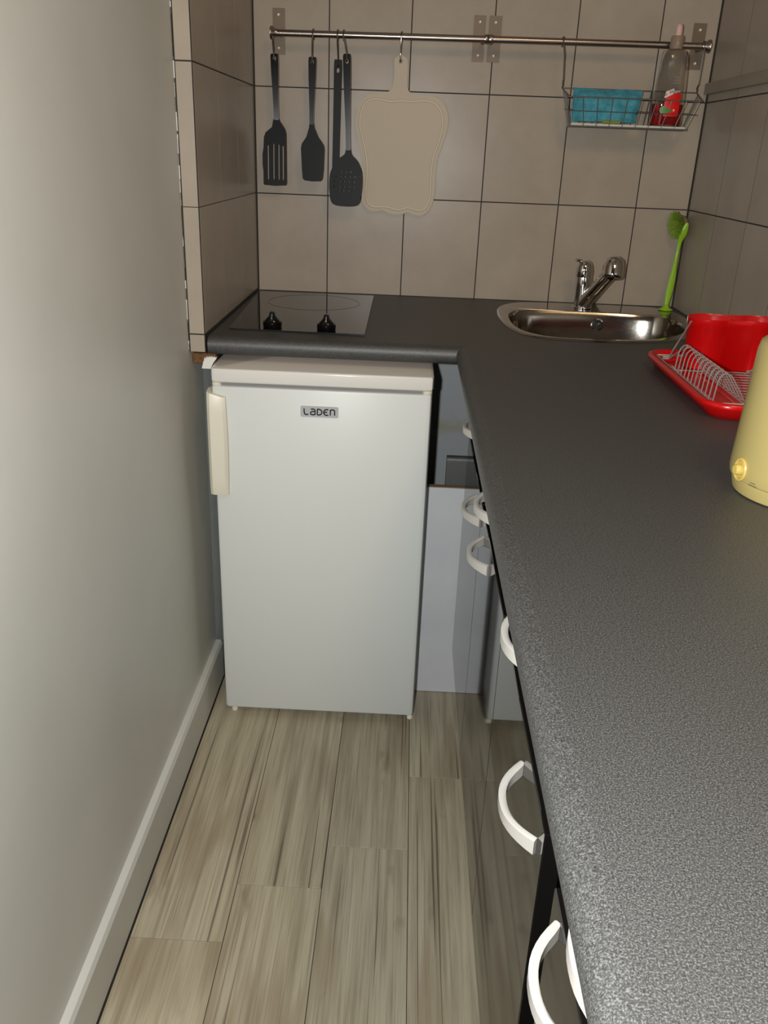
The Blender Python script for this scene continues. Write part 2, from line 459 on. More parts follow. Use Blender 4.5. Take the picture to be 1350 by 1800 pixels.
# back piece with the sink cut-out
bm = bmesh.new()
nose(bm, lambda d: (.0075, XE+d), lambda s, d, z: (s, YE+d, z))
hole = inset(sink_out, .012)
plate(bm, [[(.0075, YE+.0215), (XR-.002, YE+.0215), (XR-.002, -.0015), (.0075, -.0015)], hole], TK, lambda u, v, w_: (u, v, ZT-w_))
bm.faces.ensure_lookup_table()
wt1 = finish('worktop', bm, ['worktop', 'chip'], None, 30)
for p in wt1.data.polygons:
    if p.normal.z < -.9 and p.center.z < ZT-TK+.001: p.material_index = 1
tag(wt1, 'dark grey speckled worktop piece along the back wall holding hob and sink', 'worktop')
bm = bmesh.new()
nose(bm, lambda d: (YE+d-.0004, -2.75), lambda s, d, z: (XE+d+.0002, s, z))
box(bm, XE+.0217, XR-.002, -2.75, YE+.0211, ZT-TK, ZT)
wt2 = finish('worktop', bm, ['worktop', 'chip'], None, 30)
for p in wt2.data.polygons:
    if p.normal.z < -.9 and p.center.z < ZT-TK+.001: p.material_index = 1
tag(wt2, 'long dark grey speckled worktop run along the right wall under rack and kettle', 'worktop')

# ------------------------------------------------------------------ hob
hob = thing('ceramic_hob', (.17, -.3, ZT), 'black glass two-zone hob set into the worktop in the left corner', 'hob')
bm = bmesh.new(); box(bm, .0, .3, 0, .52, 0, 1)
bm.free()
bm = bmesh.new()
plate(bm, [[(.036, -.558), (.328, -.566), (.324, -.04), (.0145, -.045)]], .0035, lambda u, v, w_: (u, v, ZT+.0004+w_))
finish('glass_plate', bm, 'glass', hob)
def ringo(name, cx, cy, r, wd, z, mt, parent):
    bm = bmesh.new(); n = 48
    A = [bm.verts.new((cx+(r-wd)*math.cos(2*PI*i/n), cy+(r-wd)*math.sin(2*PI*i/n), z)) for i in range(n)]
    B = [bm.verts.new((cx+r*math.cos(2*PI*i/n), cy+r*math.sin(2*PI*i/n), z)) for i in range(n)]
    for i in range(n): bm.faces.new((A[i], B[i], B[(i+1) % n], A[(i+1) % n]))
    return finish(name, bm, mt, parent)
ringo('cooking_zone', .178, -.185, .118, .005, ZT+.0042, 'ring', hob)
def knob(x, y):
    bm = bmesh.new()
    lathe(bm, [(.0195, 0), (.0205, .002), (.0205, .011), (.019, .0125), (0, .0126)], (x, y, ZT+.0041), 24)
    # tapered finger grip on the disc
    rings = []
    for h, a, b_ in ((.0115, .0185, .0165), (.015, .0155, .0150), (.020, .0105, .0145), (.0235, .0075, .0138), (.028, .0062, .013), (.0315, .0055, .012), (.0325, .004, .0105)):
        rings.append([bm.verts.new((x+a*math.copysign(abs(math.cos(t))**.7, math.cos(t)), y+b_*math.sin(t), ZT+.0041+h)) for t in [2*PI*i/16 for i in range(16)]])
    for A, B in zip(rings, rings[1:]):
        for i in range(16): bm.faces.new((A[i], A[(i+1) % 16], B[(i+1) % 16], B[i]))
    bm.faces.new(rings[-1]); bm.faces.new(rings[0][::-1])
    return finish('knob', bm, 'blackshiny', hob)
knob(.125, -.525); knob(.243, -.530)

# ------------------------------------------------------------------ sink with tap and brush
sk = thing('inset_sink', (.88, -.28, ZT), 'rounded stainless steel sink let into the worktop below the wire basket', 'sink')
BOWL = [(.668, -.235), (.685, -.185), (.73, -.16), (.83, -.152), (.93, -.155), (1.01, -.166), (1.065, -.19), (1.086, -.235), (1.08, -.31), (1.055, -.385), (1.005, -.445), (.94, -.485), (.83, -.505), (.74, -.495), (.69, -.455), (.668, -.39), (.663, -.31)]
bowl = [(p.x, p.y) for p in smooth([(x, y, 0) for x, y in BOWL], 4)]
bm = bmesh.new()
from mathutils.geometry import tessellate_polygon
deck_in = bowl; deck_out = inset(sink_out, .006)
flat = [(x, y) for x, y in deck_out] + [(x, y) for x, y in deck_in]
vs = [bm.verts.new((x, y, ZT+.0035 if i < len(deck_out) else ZT+.0022)) for i, (x, y) in enumerate(flat)]
for q in tessellate_polygon([[Vector((x, y, 0)) for x, y in deck_out], [Vector((x, y, 0)) for x, y in deck_in]]): bm.faces.new([vs[i] for i in q])
n = len(deck_out); prev = vs[:n]
for d, h in ((.003, .0032), (0, .0006)):
    L = inset(sink_out, d); cur = [bm.verts.new((x, y, ZT+h)) for x, y in L]
    for i in range(n): bm.faces.new((prev[i], prev[(i+1) % n], cur[(i+1) % n], cur[i]))
    prev = cur
finish('rim', bm, 'steel', sk, 50)
bm = bmesh.new(); n = len(bowl); prev = None
for d, h in ((0, .0022), (.002, -.002), (.005, -.012), (.010, -.06), (.016, -.115), (.026, -.14), (.05, -.15), (.09, -.152)):
    L = inset(bowl, d); cur = [bm.verts.new((x, y, ZT+h)) for x, y in L]
    if prev:
        for i in range(n): bm.faces.new((prev[i], prev[(i+1) % n], cur[(i+1) % n], cur[i]))
    prev = cur
bm.faces.new(prev)
finish('bowl', bm, 'steel', sk, 50)
bm = bmesh.new()
oy = -.163; oc = (.905, oy-.001, .8735)
lathe(bm, [(.013, 0), (.0155, .001), (.0155, .003), (.0125, .0035), (.0115, .0015), (.011, .0005)], oc, 24, (0, -1, .1), 0)
lathe(bm, [(0, .0016), (.0105, .0014), (.0105, 0)], oc, 20, (0, -1, .1), 1)
lathe(bm, [(.004, .001), (.004, .004), (0, .0045)], oc, 10, (0, -1, .1), 0)
for a in (90, 210, 330):
    t = math.radians(a); p = Vector(oc)+Vector((0, -.003, 0))
    tube(bm, [p, p+Vector((.0115*math.cos(t), 0, .0115*math.sin(t)))], .0014, 6)
finish('overflow', bm, ['chrome', 'rubber'], sk)
bm = bmesh.new(); lathe(bm, [(.038, 0), (.038, .0015), (.03, .0018), (.026, .0005), (0, .0004)], (.88, -.33, ZT-.1519), 24)
finish('drain', bm, 'chrome', sk)

tap = thing('mixer_tap', (.873, -.098, ZT), 'chrome mixer tap with pull-out spray head on the sink rim', 'tap')
tx, ty, tz = .873, -.098, ZT+.0036
bm = bmesh.new(); lathe(bm, [(.0245, 0), (.0255, .001), (.0255, .005), (.023, .0065), (.022, .014), (.0215, .055), (.021, .078), (.0205, .080), (.0205, .081)], (tx, ty, tz), 28, (-.06, 0, 1))
finish('body', bm, 'chrome', tap)
bm = bmesh.new()
o = Vector((tx-.0052, ty, tz+.0812)); lathe(bm, [(.0215, .0), (.022, .003), (.0217, .016), (.0195, .026), (.0155, .0345), (.009, .039), (0, .040)], o, 28, (-.02, -.06, 1))
tube(bm, [o+Vector((-.006, .0, .033)), o+Vector((-.016, -.006, .0385)), o+Vector((-.026, -.012, .0405))], .0042, 8)
lathe(bm, [(.0028, 0), (.003, .0012), (0, .0016)], o+Vector((-.006, -.0205, .012)), 8, (0, -1, 0), 0)
finish('lever', bm, 'chrome', tap)
bm = bmesh.new()
hd = Vector((.921, -.185, 1.012)); st = Vector((tx+.002, ty-.006, tz+.012)); d = (hd-st)
pts = [st, st+d*.25, st+d*.5, st+d*.75, hd-d*.12]
sweep(bm, pts, circ(.0185, 18), scale=[1.05, 1.0, .93, .9, .92])
finish('spout', bm, 'chrome', tap)
bm = bmesh.new()
ax = Vector((.15, -.80, -.35)).normalized()
lathe(bm, [(0, -.034), (.012, -.0325), (.0205, -.026), (.0245, -.016), (.0255, -.004), (.0255, .012), (.0242, .018), (.021, .0205), (.0185, .0195), (0, .019)], hd, 28, Vector((.05, .30, 1)) * -1)
finish('spray_head', bm, 'chrome', tap)

br = thing('dish_brush', (1.097, -.080, ZT), 'lime green dish brush standing upright on the sink rim in the right corner', 'brush')
bm = bmesh.new()
lathe(bm, [(.0165, 0), (.0185, .0012), (.0165, .004), (.009, .008), (.006, .014), (0, .0145)], (1.097, -.080, ZT+.0036), 20)
finish('suction_foot', bm, 'green', br)
hp = smooth([(1.097, -.080, ZT+.010), (1.100, -.074, .935), (1.107, -.062, .985), (1.112, -.050, 1.035), (1.1145, -.050, 1.075), (1.118, -.058, 1.098), (1.1225, -.060, 1.122)], 4, False)
nn = len(hp); bm = bmesh.new()
wid = [.55, .75, 1.05, 1.0, .6, .5, .65, 1.1, .95, .45]
sc2 = []
for i in range(nn):
    t = i/(nn-1)*(len(wid)-1); k = min(int(t), len(wid)-2); a = wid[k]+(wid[k+1]-wid[k])*(t-k); sc2.append((.8, a))
sweep(bm, hp, [(.0038*math.cos(t), .0085*math.sin(t)) for t in [2*PI*i/12 for i in range(12)]], scale=sc2, nrm=(0, -1, 0))
finish('handle', bm, 'green', br)
hc = Vector((1.113, -.034, 1.117)); hax = Vector((-.80, -.22, -.10)).normalized()
bm = bmesh.new(); lathe(bm, [(0, -.013), (.012, -.011), (.019, -.007), (.0225, .0), (.0225, .004), (0, .005)], hc+Vector((.004, .001, 0)), 24, hax)
finish('head', bm, 'amber', br)
bm = bmesh.new(); rnd = random.Random(3)
q = Vector((0, 0, 1)).rotation_difference(hax)
for i in range(300):
    r = .0215*math.sqrt(rnd.random()); a = rnd.random()*2*PI
    p = hc + q @ Vector((r*math.cos(a), r*math.sin(a), .004))
    dd = (q @ Vector((r*math.cos(a)*30, r*math.sin(a)*30, .55))).normalized()
    e = p + dd*rnd.uniform(.017, .022)
    if e.x > XR-.003: e.x = XR-.003
    if e.y > -.003: e.y = -.003
    tube(bm, [p, e], .0009, 3)
o = finish('bristles', bm, 'bristle', br); o['kind'] = 'stuff'

# ------------------------------------------------------------------ fridge
FX0, FX1, FY = .022, .4755, -.690
fr = thing('small_fridge', (.249, -.42, 0), 'small white table-top fridge with cream side handle under the worktop', 'fridge')
bm = bmesh.new(); box(bm, FX0+.004, FX1-.003, FY+.052, -.16, .02, .810, .004, 2); finish('body', bm, 'white', fr)
bm = bmesh.new(); box(bm, FX0+.004, FX1-.004, FY+.044, FY+.0522, .03, .807, .001); finish('door_gasket', bm, 'gasket', fr)
bm = bmesh.new()
DR = [(FX0, FY+.043), (FX0, FY+.012), (FX0+.003, FY+.004), (FX0+.011, FY), (FX1-.011, FY), (FX1-.003, FY+.004), (FX1, FY+.012), (FX1, FY+.043)]
def prism(bm, poly, z0, z1, ins=.0):
    c = [bm.verts.new((x, y, z0)) for x, y in poly]; d_ = [bm.verts.new((x, y, z1)) for x, y in poly]; k = len(poly)
    for i in range(k): bm.faces.new((c[i], c[(i+1) % k], d_[(i+1) % k], d_[i]))
    bm.faces.new(c[::-1]); bm.faces.new(d_)
prism(bm, DR, .020, .8105)
bm.edges.ensure_lookup_table()
bmesh.ops.bevel(bm, geom=[e for e in bm.edges if abs(e.verts[0].co.z-e.verts[1].co.z) < 1e-5], offset=.0025, segments=2, profile=.5, affect='EDGES')
fd = finish('door', bm, 'white', fr, 30)
bm = bmesh.new()
lz0, lz1 = .8185, .8475
LD = [(FX0-.001, -.165), (FX0-.001, FY+.012), (FX0+.003, FY+.002), (FX0+.010, FY-.002), (FX1-.008, FY-.002), (FX1-.001, FY+.002), (FX1+.002, FY+.012), (FX1+.002, -.165)]
prism(bm, LD, lz0, lz1)
bmesh.ops.bevel(bm, geom=[e for e in bm.edges if abs(e.verts[0].co.z-e.verts[1].co.z) < 1e-5], offset=.004, segments=3, profile=.5, affect='EDGES')
finish('lid', bm, 'lid', fr, 30)
boxo('lid_seal', (FX0+.006, FX1-.006, FY+.008, -.17, .8098, .8190), 'gasket', fr)
for xx in (FX0+.011, FX1-.010):
    bm = bmesh.new(); lathe(bm, [(.009, 0), (.010, .0015), (.010, .0065), (.008, .008)], (xx, FY+.010, .8103), 16); finish('hinge_cap', bm, 'cream', fr)
# cream handle that wraps the door's left edge
bm = bmesh.new(); rows = []
for k in range(13):
    t = k/12; z = .575+(.790-.575)*t
    b_ = math.sin(PI*t)**.35 if 0 < t < 1 else 0
    fx = .0525+.0025*math.sin(PI*t)
    zz = z
    pts = [(FX0+.0005, FY+.040), (FX0-.0075, FY+.036), (FX0-.010, FY+.018), (FX0-.0075, FY-.007-.004*b_), (FX0-.001, FY-.011-.007*b_), (fx-.006, FY-.0105-.007*b_), (fx, FY-.008-.004*b_), (fx, FY-.0004), (FX0+.0005, FY-.0004)]
    sl = lambda x: .011*max(0, 1-(x-FX0+.01)/.03)
    rows.append([bm.verts.new((x, y, zz+(sl(x) if k > 6 else 0)*((t-.5)*2 if t > .5 else 0))) for x, y in pts])
for A, B in zip(rows, rows[1:]):
    for i in range(9): bm.faces.new((A[i], A[(i+1) % 9], B[(i+1) % 9], B[i]))
bm.faces.new(rows[0][::-1]); bm.faces.new(rows[-1])
tag(finish('door_handle', bm, 'cream', fd, 35), 'cream plastic handle')
bm = bmesh.new(); 
plate(bm, [rrect(.2065, .2845, .7545, .7775, .003)], .0022, lambda u, v, w_: (u, FY-w_, v)); finish('badge', bm, 'badge', fd)
def strokes(bm, lines, x0, z0, w_, h_, y, r, slant=0):
    for L in lines:
        P = smooth([(x0+(a+slant*b_)*w_, y, z0+b_*h_) for a, b_ in L], 3, False) if len(L) > 2 else [Vector((x0+(a+slant*b_)*w_, y, z0+b_*h_)) for a, b_ in L]
        sweep(bm, P, [(-r, -.0006), (r, -.0006), (r, .0006), (-r, .0006)], nrm=None)
LET = dict(
    L=[[(.05, 1.05), (.08, .45), (.2, .08), (.5, .0), (.85, .02)]],
    a=[[(.1, .95), (.55, 1.0), (.85, .85), (.9, .55), (.9, .0)], [(.9, .55), (.4, .58), (.05, .35), (.15, .05), (.5, .0), (.9, .02)]],
    D=[[(.1, 0), (.1, 1)], [(.1, 1), (.55, .97), (.92, .7), (.92, .3), (.6, .03), (.1, .0)]],
    e=[[(.95, .95), (.5, 1.0), (.12, .72), (.1, .35), (.4, .02), (.95, .03)], [(.12, .52), (.75, .52)]],
    n=[[(.1, 0), (.1, 1.0)], [(.1, .85), (.45, 1.0), (.85, .88), (.92, .55), (.92, .0)]])
bm = bmesh.new()
for k, ch in enumerate('LaDen'): strokes(bm, LET[ch], .2135+k*.0134, .7600, .0108, .0120, FY-.0028, .00125)
finish('lettering', bm, 'letter', fd)
for xx in (FX0+.02, FX1-.008):
    bm = bmesh.new(); lathe(bm, [(.0065, 0), (.0075, .001), (.0075, .006), (.005, .007), (.005, .0215)], (xx, FY+.018, .0002), 12); finish('foot', bm, 'cream', fr)
    bm = bmesh.new(); lathe(bm, [(.014, 0), (.014, .012), (.008, .013), (.008, .021)], (xx if xx > .3 else xx, -.2, .0002), 12); finish('foot', bm, 'cream', fr)

# torn plaster and batten in the gap at the fridge's left corner
bt = boxo('wooden_batten', (-.0295, .0195, -.622, -.600, .8400, .8615), 'shadewood', None, .0015)
tag(bt, 'raw brown wooden batten tucked under the left end of the worktop', 'batten')
bm = bmesh.new(); rnd = random.Random(5)
poly = [(-.0035, .8365), (.0140, .8362), (.0205, .8492), (.0262, .8565), (.0275, .8610), (.0240, .8585), (.0222, .8612), (.0192, .8590), (.0170, .8615), (.0140, .8592), (.0115, .8612), (.0090, .8580), (.0070, .8608), (.0045, .8560), (.0020, .8585), (.0008, .8520), (-.0010, .8500), (-.0022, .8440)]
plate(bm, [poly], .007, lambda u, v, w_: (u, -.6405-w_-(.004 if v < .84 else 0), v))
tag(finish('plaster_scrap', bm, 'caulk', None, 20), 'torn white scrap of plaster on the fridge\'s upper left corner', 'plaster')

# ------------------------------------------------------------------ cabinets along the right run
DX = .563; DT = .018; ZB, ZG0, ZG1, ZD = .158, .7040, .7275, .856
def handle_mesh(bm, y0, y1, z, depth=.0265):
    """flat bow handle between two points on the front"""
    pts = []; yc, hl = (y0+y1)/2, (y1-y0)/2
    for i in range(17):
        t = -1+2*i/16
        pts.append((DX-.001-depth*(1-abs(t)**2.3), yc+hl*t, z))
    hgt = [(.0092 - .0030*(1-abs(-1+2*i/16)**2), 1) for i in range(17)]
    T, N = frames([Vector(p) for p in pts])
    rings = []
    for i, p in enumerate(pts):
        nrm = Vector((0, 0, 1)); side = T[i].cross(nrm).normalized(); h = hgt[i][0]; th = .0038
        rings.append([bm.verts.new(Vector(p)+nrm*a*h+side*b_) for a, b_ in ((-.86, -th), (.86, -th), (1, -th*.4), (1, th*.5), (.8, th), (-.8, th), (-1, th*.5), (-1, -th*.4))])
    for A, B in zip(rings, rings[1:]):
        for j in range(8): bm.faces.new((A[j], A[(j+1) % 8], B[(j+1) % 8], B[j]))
    bm.faces.new(rings[0][::-1]); bm.faces.new(rings[-1])
    for v in bm.verts:
        if v.co.x > DX-.0002: v.co.x = DX-.0002
def front(root, name, y0, y1, z0, z1, hy=None, hz=None):
    o = boxo(name, (DX, DX+DT, y0, y1, z0, z1), 'gloss', root, .0012)
    if hy is not None:
        bm = bmesh.new(); handle_mesh(bm, hy-.0550, hy+.0550, hz)
        tag(finish('handle', bm, 'handle', o, 35), 'white bow handle')
    return o
def carcass(root, y0, y1):
    X0, X1 = DX+DT+.001, XR-.03
    for a, b in ((y0, y0+.016), (y1-.016, y1)): boxo('side_panel', (X0, X1, a, b, .13, .860), 'carcass', root)
    boxo('bottom_panel', (X0, X1, y0+.0162, y1-.0162, .13, .146), 'carcass', root)
    boxo('back_panel', (X1-.012, X1-.001, y0+.0162, y1-.0162, .1462, .860), 'carcass', root)
    boxo('top_rail', (X0, X0+.08, y0+.0162, y1-.0162, .842, .858), 'carcass', root)
    boxo('front_rail', (X0, X0+.018, y0+.0162, y1-.0162, ZG0-.02, ZG1+.02), 'carcass', root)
    boxo('plinth', (X0+.05, X0+.066, y0, y1, .0005, .1295), 'carcass', root)
c1 = thing('base_cabinet', (.8, -1.0, 0), 'glossy black two-door base cabinet nearest the fridge', 'cabinet', 'base cabinets along the right wall')
carcass(c1, -1.385, -.612)
front(c1, 'drawer_front', -.985, -.603, ZG1, ZD, -.825, .787)
front(c1, 'drawer_front', -1.362, -.990, ZG1, ZD, -1.175, .772)
front(c1, 'door', -1.000, -.603, ZB, ZG0, -.950, .672)
front(c1, 'door', -1.385, -1.0025, ZB, ZG0, -1.128, .668)
c2 = thing('base_cabinet', (.8, -1.58, 0), 'narrow glossy black base cabinet in the middle of the right run', 'cabinet', 'base cabinets along the right wall')
carcass(c2, -1.777, -1.387)
front(c2, 'drawer_front', -1.7755, -1.420, ZG1, ZD, -1.595, .797)
front(c2, 'door', -1.7755, -1.3875, ZB, ZG0, -1.696, .666)
c3 = thing('base_cabinet', (.8, -2.2, 0), 'glossy black base cabinet at the bottom edge of the photo, nearest the viewer', 'cabinet', 'base cabinets along the right wall')
carcass(c3, -2.60, -1.832)
front(c3, 'drawer_front', -2.21, -1.834, ZG1, ZD, -2.006, .824)
front(c3, 'drawer_front', -2.595, -2.2125, ZG1, ZD, -2.40, .800)
front(c3, 'door', -2.21, -1.834, ZB, ZG0, -1.921, .691)
front(c3, 'door', -2.595, -2.2125, ZB, ZG0, -2.50, .672)
fp = thing('filler_post', (.6, -1.805, 0), 'black filler post in the gap between the two nearest cabinets', 'post')
boxo('post', (DX+DT+.015, DX+DT+.04, -1.8305, -1.7785, .0005, .86), 'carcass', fp)
for zz in (.70, .655):
    boxo('fixing_bracket', (DX+DT+.012, DX+DT+.0148, -1.822, -1.789, zz, zz+.0022), 'screw', fp)

# white blind panel beside the fridge, the recess behind it and what stands there
bp = thing('blind_panel', (.53, -.552, 0), 'low white blind panel with raw chipboard top between fridge and black cabinet', 'panel')
boxo('board', (.478, .600, -.560, -.546, .0015, .5595), 'panel', bp, .0008)
boxo('raw_edge', (.478, .600, -.5598, -.5462, .5597, .5620), 'edge', bp)
ip = boxo('recess_panel', (.478, .632, -.25, -.234, .36, .858), 'inner')
tag(ip, 'light grey panel deep in the recess between fridge and cabinet', 'panel')
lp = thing('lower_recess_panel', (.55, -.24, 0), 'grey lower panel of the recess behind the white blind panel', 'panel')
boxo('board', (.478, .632, -.254, -.236, .0015, .358), 'inner', lp)
bm = bmesh.new(); lathe(bm, [(.006, 0), (.006, .012), (.0045, .014), (.0045, .03), (.002, .034)], (.520, -.40, .484), 10); bm.free()
of = thing('worktop_offcut', (.55, -.515, 0), 'grey speckled worktop offcut standing behind the white blind panel', 'worktop')
bm = bmesh.new()
prof = [(-.534, .30)] + [(-.534+.010-.010*math.cos(t), .616+.0105*math.sin(t)) for t in [PI*i/8 for i in range(9)]] + [(-.514, .30)]
A = [bm.verts.new((.523, y, z)) for y, z in prof]; B = [bm.verts.new((.640, y, z)) for y, z in prof]
for i in range(len(prof)): bm.faces.new((A[i], A[(i+1) % len(prof)], B[(i+1) % len(prof)], B[i]))
bm.faces.new(A[::-1]); bm.faces.new(B); finish('slab', bm, 'worktop', of)
boxo('support_batten', (.523, .640, -.534, -.514, .0015, .2995), 'chip', of)

# ------------------------------------------------------------------ rail with hooks
RY, RZ = -.060, 1.5165
def rail(x0, x1, z0, z1, label):
    t = thing('utensil_rail', ((x0+x1)/2, -.01, RZ), label, 'rail', 'steel rails on the back wall')
    a, b = Vector((x0, RY, z0)), Vector((x1, RY, z1))
    bm = bmesh.new(); tube(bm, [a, a+(b-a)*.5, b], .0078, 16); finish('tube', bm, 'rail', t)
    for p, s in ((a, -1), (b, 1)):
        bm = bmesh.new()
        big = (x0 < .2 and s < 0) or (x1 > 1 and s > 0)
        pr_ = [(.0082, -.014), (.0088, -.012), (.010, -.006), (.0145, -.001), (.0150, .002), (.0125, .0032), (0, .0034)] if big else [(.0084, -.010), (.0100, -.009), (.0108, -.002), (.0100, .0), (0, .0003)]
        lathe(bm, pr_, p, 20, (s, 0, 0)); finish('end_cap', bm, 'rail', t)
    return t
def bracket(t, x, w_, xs_):
    bm = bmesh.new(); h0, h1 = 1.4745, 1.5745
    plate(bm, [[(x, h0), (x+w_, h0), (x+w_, h1), (x, h1)]], .0022, lambda u, v, q_: (u, -.0004-q_, v))
    o = finish('bracket_plate', bm, 'plate', t)
    bm = bmesh.new(); tube(bm, [(xs_, -.0026, RZ), (xs_, RY+.0075, RZ)], .005, 10); finish('standoff', bm, 'plate', t)
    for zz in (1.488, 1.560):
        bm = bmesh.new(); lathe(bm, [(.0036, 0), (.0036, .0006), (.0028, .0013), (.0014, .0009), (0, .0005)], (x+w_/2, -.0026, zz), 12, (0, -1, 0)); finish('screw', bm, 'screw', o)
r1 = rail(.060, .5785, 1.5150, 1.5175, 'left steel rail on the back wall carrying black utensils and cutting board')
bracket(r1, .0545, .030, .075); bracket(r1, .546, .029, .570)
r2 = rail(.5800, 1.1020, 1.5176, 1.5195, 'right steel rail on the back wall carrying the wire basket')
bracket(r2, .583, .031, .590); bracket(r2, 1.077, .031, 1.092)
def rz(x): return 1.5150 + (x-.06)*.0044
def hook(x, zb, label, dx=0, yb=-.052):
    """S hook over the rail, lower curl open to the front at height zb"""
    zr = rz(x); r = .0102
    P = [(x, RY+r*.95, zr-.012)]
    for i in range(9):
        a = PI*i/8; P.append((x, RY+r*math.cos(a), zr+r*math.sin(a)))
    P += [(x+dx*.5, RY-r*.6, zr-.018), (x+dx*.9, yb-.004, zb+.016), (x+dx, yb-.002, zb+.006)]
    for i in range(7):
        a = PI*i/6; P.append((x+dx, yb-.004+.006*(-math.cos(a))+.006, zb-.004*math.sin(a)))
    bm = bmesh.new(); tube(bm, P, .00165, 8)
    o = finish('s_hook', bm, 'hookm'); tag(o, label, 'hook', 'S hooks on the left rail'); return o

# utensils: outline in (x, z), thin body, hung just in front of the wall
def outline(P, k=4): return [(p.x, p.y) for p in smooth([(a, b, 0) for a, b in P], k)]
def utensil(name, base, label, cat): return thing(name, base, label, cat, 'black kitchen utensils on the rail')
def handle_plate(bm, xt, zt, xb, zb, wt, wn, hole=True, y=-.050, th=.007):
    d = Vector((xb-xt, zb-zt)); L = d.length; u = d/L; s = Vector((-u.y, u.x))
    def P(t, o_): q_ = Vector((xt, zt))+u*(t*L)+s*o_; return (q_.x, q_.y)
    lf = [(0, .72), (.02, .96), (.06, 1), (.3, .92), (.55, .74), (.8, .58), (1, .56)]
    A = [P(t, wt*(k if k > wn/wt else wn/wt)) for t, k in lf]; B = [P(t, -wt*(k if k > wn/wt else wn/wt)) for t, k in reversed(lf)]
    loops = [A+B]
    if hole: c = P(.075, 0); loops.append([(c[0]+.0042*math.cos(2*PI*i/10), c[1]+.0058*math.sin(2*PI*i/10)) for i in range(10)])
    plate(bm, loops, th, lambda a, b_, w_: (a, y+th/2-w_, b_))
    # rounded front of the grip
    return P
def blade(bm, loops, y=-.050, th=.003, curve=None):
    plate(bm, loops, th, lambda a, b_, w_: (a, y+th/2-w_+(curve(a, b_) if curve else 0), b_))
def grip(t, xt, zt, xb, zb, wt, wn, y=-.050):
    bm = bmesh.new(); handle_plate(bm, xt, zt, xb, zb, wt, wn, y=y)
    es = [e for e in bm.edges if len(e.link_faces) == 2 and e.calc_face_angle(0) > 1.2]
    bmesh.ops.bevel(bm, geom=es, offset=.0018, segments=2, profile=.5, affect='EDGES')
    return finish('handle', bm, 'blackshiny', t, 50)
# 1 slotted turner
t = utensil('slotted_turner', (.064, -.05, 1.17), 'black slotted turner, first utensil from the left on the rail', 'spatula')
grip(t, .0645, 1.4715, .0675, 1.325, .0095, .0062)
out = [(.060, 1.329), (.0735, 1.329), (.076, 1.322), (.088, 1.306), (.0915, 1.294), (.0922, 1.235), (.0925, 1.178), (.0905, 1.1735), (.063, 1.1715), (.0355, 1.1730), (.0335, 1.176), (.0335, 1.205), (.0315, 1.222), (.0315, 1.245), (.0345, 1.262), (.0355, 1.285), (.040, 1.296), (.056, 1.309)]
slots = [rrect(x-.0022, x+.0022, 1.186, 1.272-abs(x-.0635)*.3, .002, 2) for x in (.0455, .0595, .0725, .0835)]
bm = bmesh.new(); blade(bm, [out]+slots, curve=lambda a, b_: -.05*(1.30-b_))
finish('blade', bm, 'black', t, 60)
# 2 flat spoon
t = utensil('serving_spoon', (.157, -.05, 1.19), 'black solid serving spatula with a squared scoop, second utensil on the rail', 'spoon')
grip(t, .1575, 1.4675, .1555, 1.318, .0095, .0052)
out = [(.150, 1.322), (.161, 1.322), (.163, 1.310), (.172, 1.290), (.186, 1.272), (.1880, 1.262), (.1865, 1.215), (.184, 1.192), (.179, 1.1865), (.157, 1.1855), (.138, 1.1875), (.1335, 1.192), (.1315, 1.215), (.1290, 1.262), (.1310, 1.273), (.1425, 1.289), (.149, 1.310)]
bm = bmesh.new(); blade(bm, [out], curve=lambda a, b_: -.04*(1.30-b_))
finish('blade', bm, 'black', t, 60)
# 3 long utensil behind the skimmer
t = utensil('kitchen_utensil', (.217, -.035, 1.15), 'long narrow black utensil hanging half hidden behind the skimmer', 'utensil')
bm = bmesh.new()
handle_plate(bm, .2185, 1.4655, .2145, 1.150, .0098, .0088, y=-.030, th=.006); finish('arm', bm, 'black', t, 50)
# 4 skimmer
t = utensil('skimmer', (.244, -.06, 1.13), 'black perforated skimmer with a round head, rightmost utensil on the rail', 'skimmer')
grip(t, .2415, 1.4765, .2490, 1.262, .0095, .0058, y=-.056)
out = outline([(.2435, 1.266), (.2545, 1.266), (.2580, 1.252), (.2740, 1.236), (.2845, 1.212), (.2870, 1.190), (.2850, 1.160), (.2770, 1.134), (.2450, 1.1290), (.2120, 1.134), (.2035, 1.160), (.2025, 1.190), (.2060, 1.212), (.2200, 1.238), (.2395, 1.252)], 3)
holes = []
for zz, row in ((1.2115, (.2315, .2435, .2560)), (1.2000, (.2200, .2300, .2415, .2545, .2665)), (1.1880, (.2160, .2280, .2400, .2520, .2650)), (1.1760, (.2160, .2280, .2400, .2530, .2640)), (1.166, (.2270, .2385, .2510))):
    holes += [circle2(x, zz, .0019, 7, .0026) for x in row]
bm = bmesh.new(); blade(bm, [out]+holes, y=-.058, curve=lambda a, b_: -.05*(1.25-b_))
finish('head', bm, 'black', t, 60)
hook(.0625, 1.4600, 'steel S hook holding the slotted turner at the far left', .001)
hook(.1600, 1.4565, 'steel S hook holding the squared serving spatula', -.003)
hook(.2190, 1.4530, 'steel S hook holding the narrow utensil behind the skimmer', 0, -.035)
hook(.2330, 1.4640, 'steel S hook tilted right, holding the skimmer', .0085, -.058)
hook(.3720, 1.4700, 'steel S hook holding the cream cutting board', -.001, -.022)

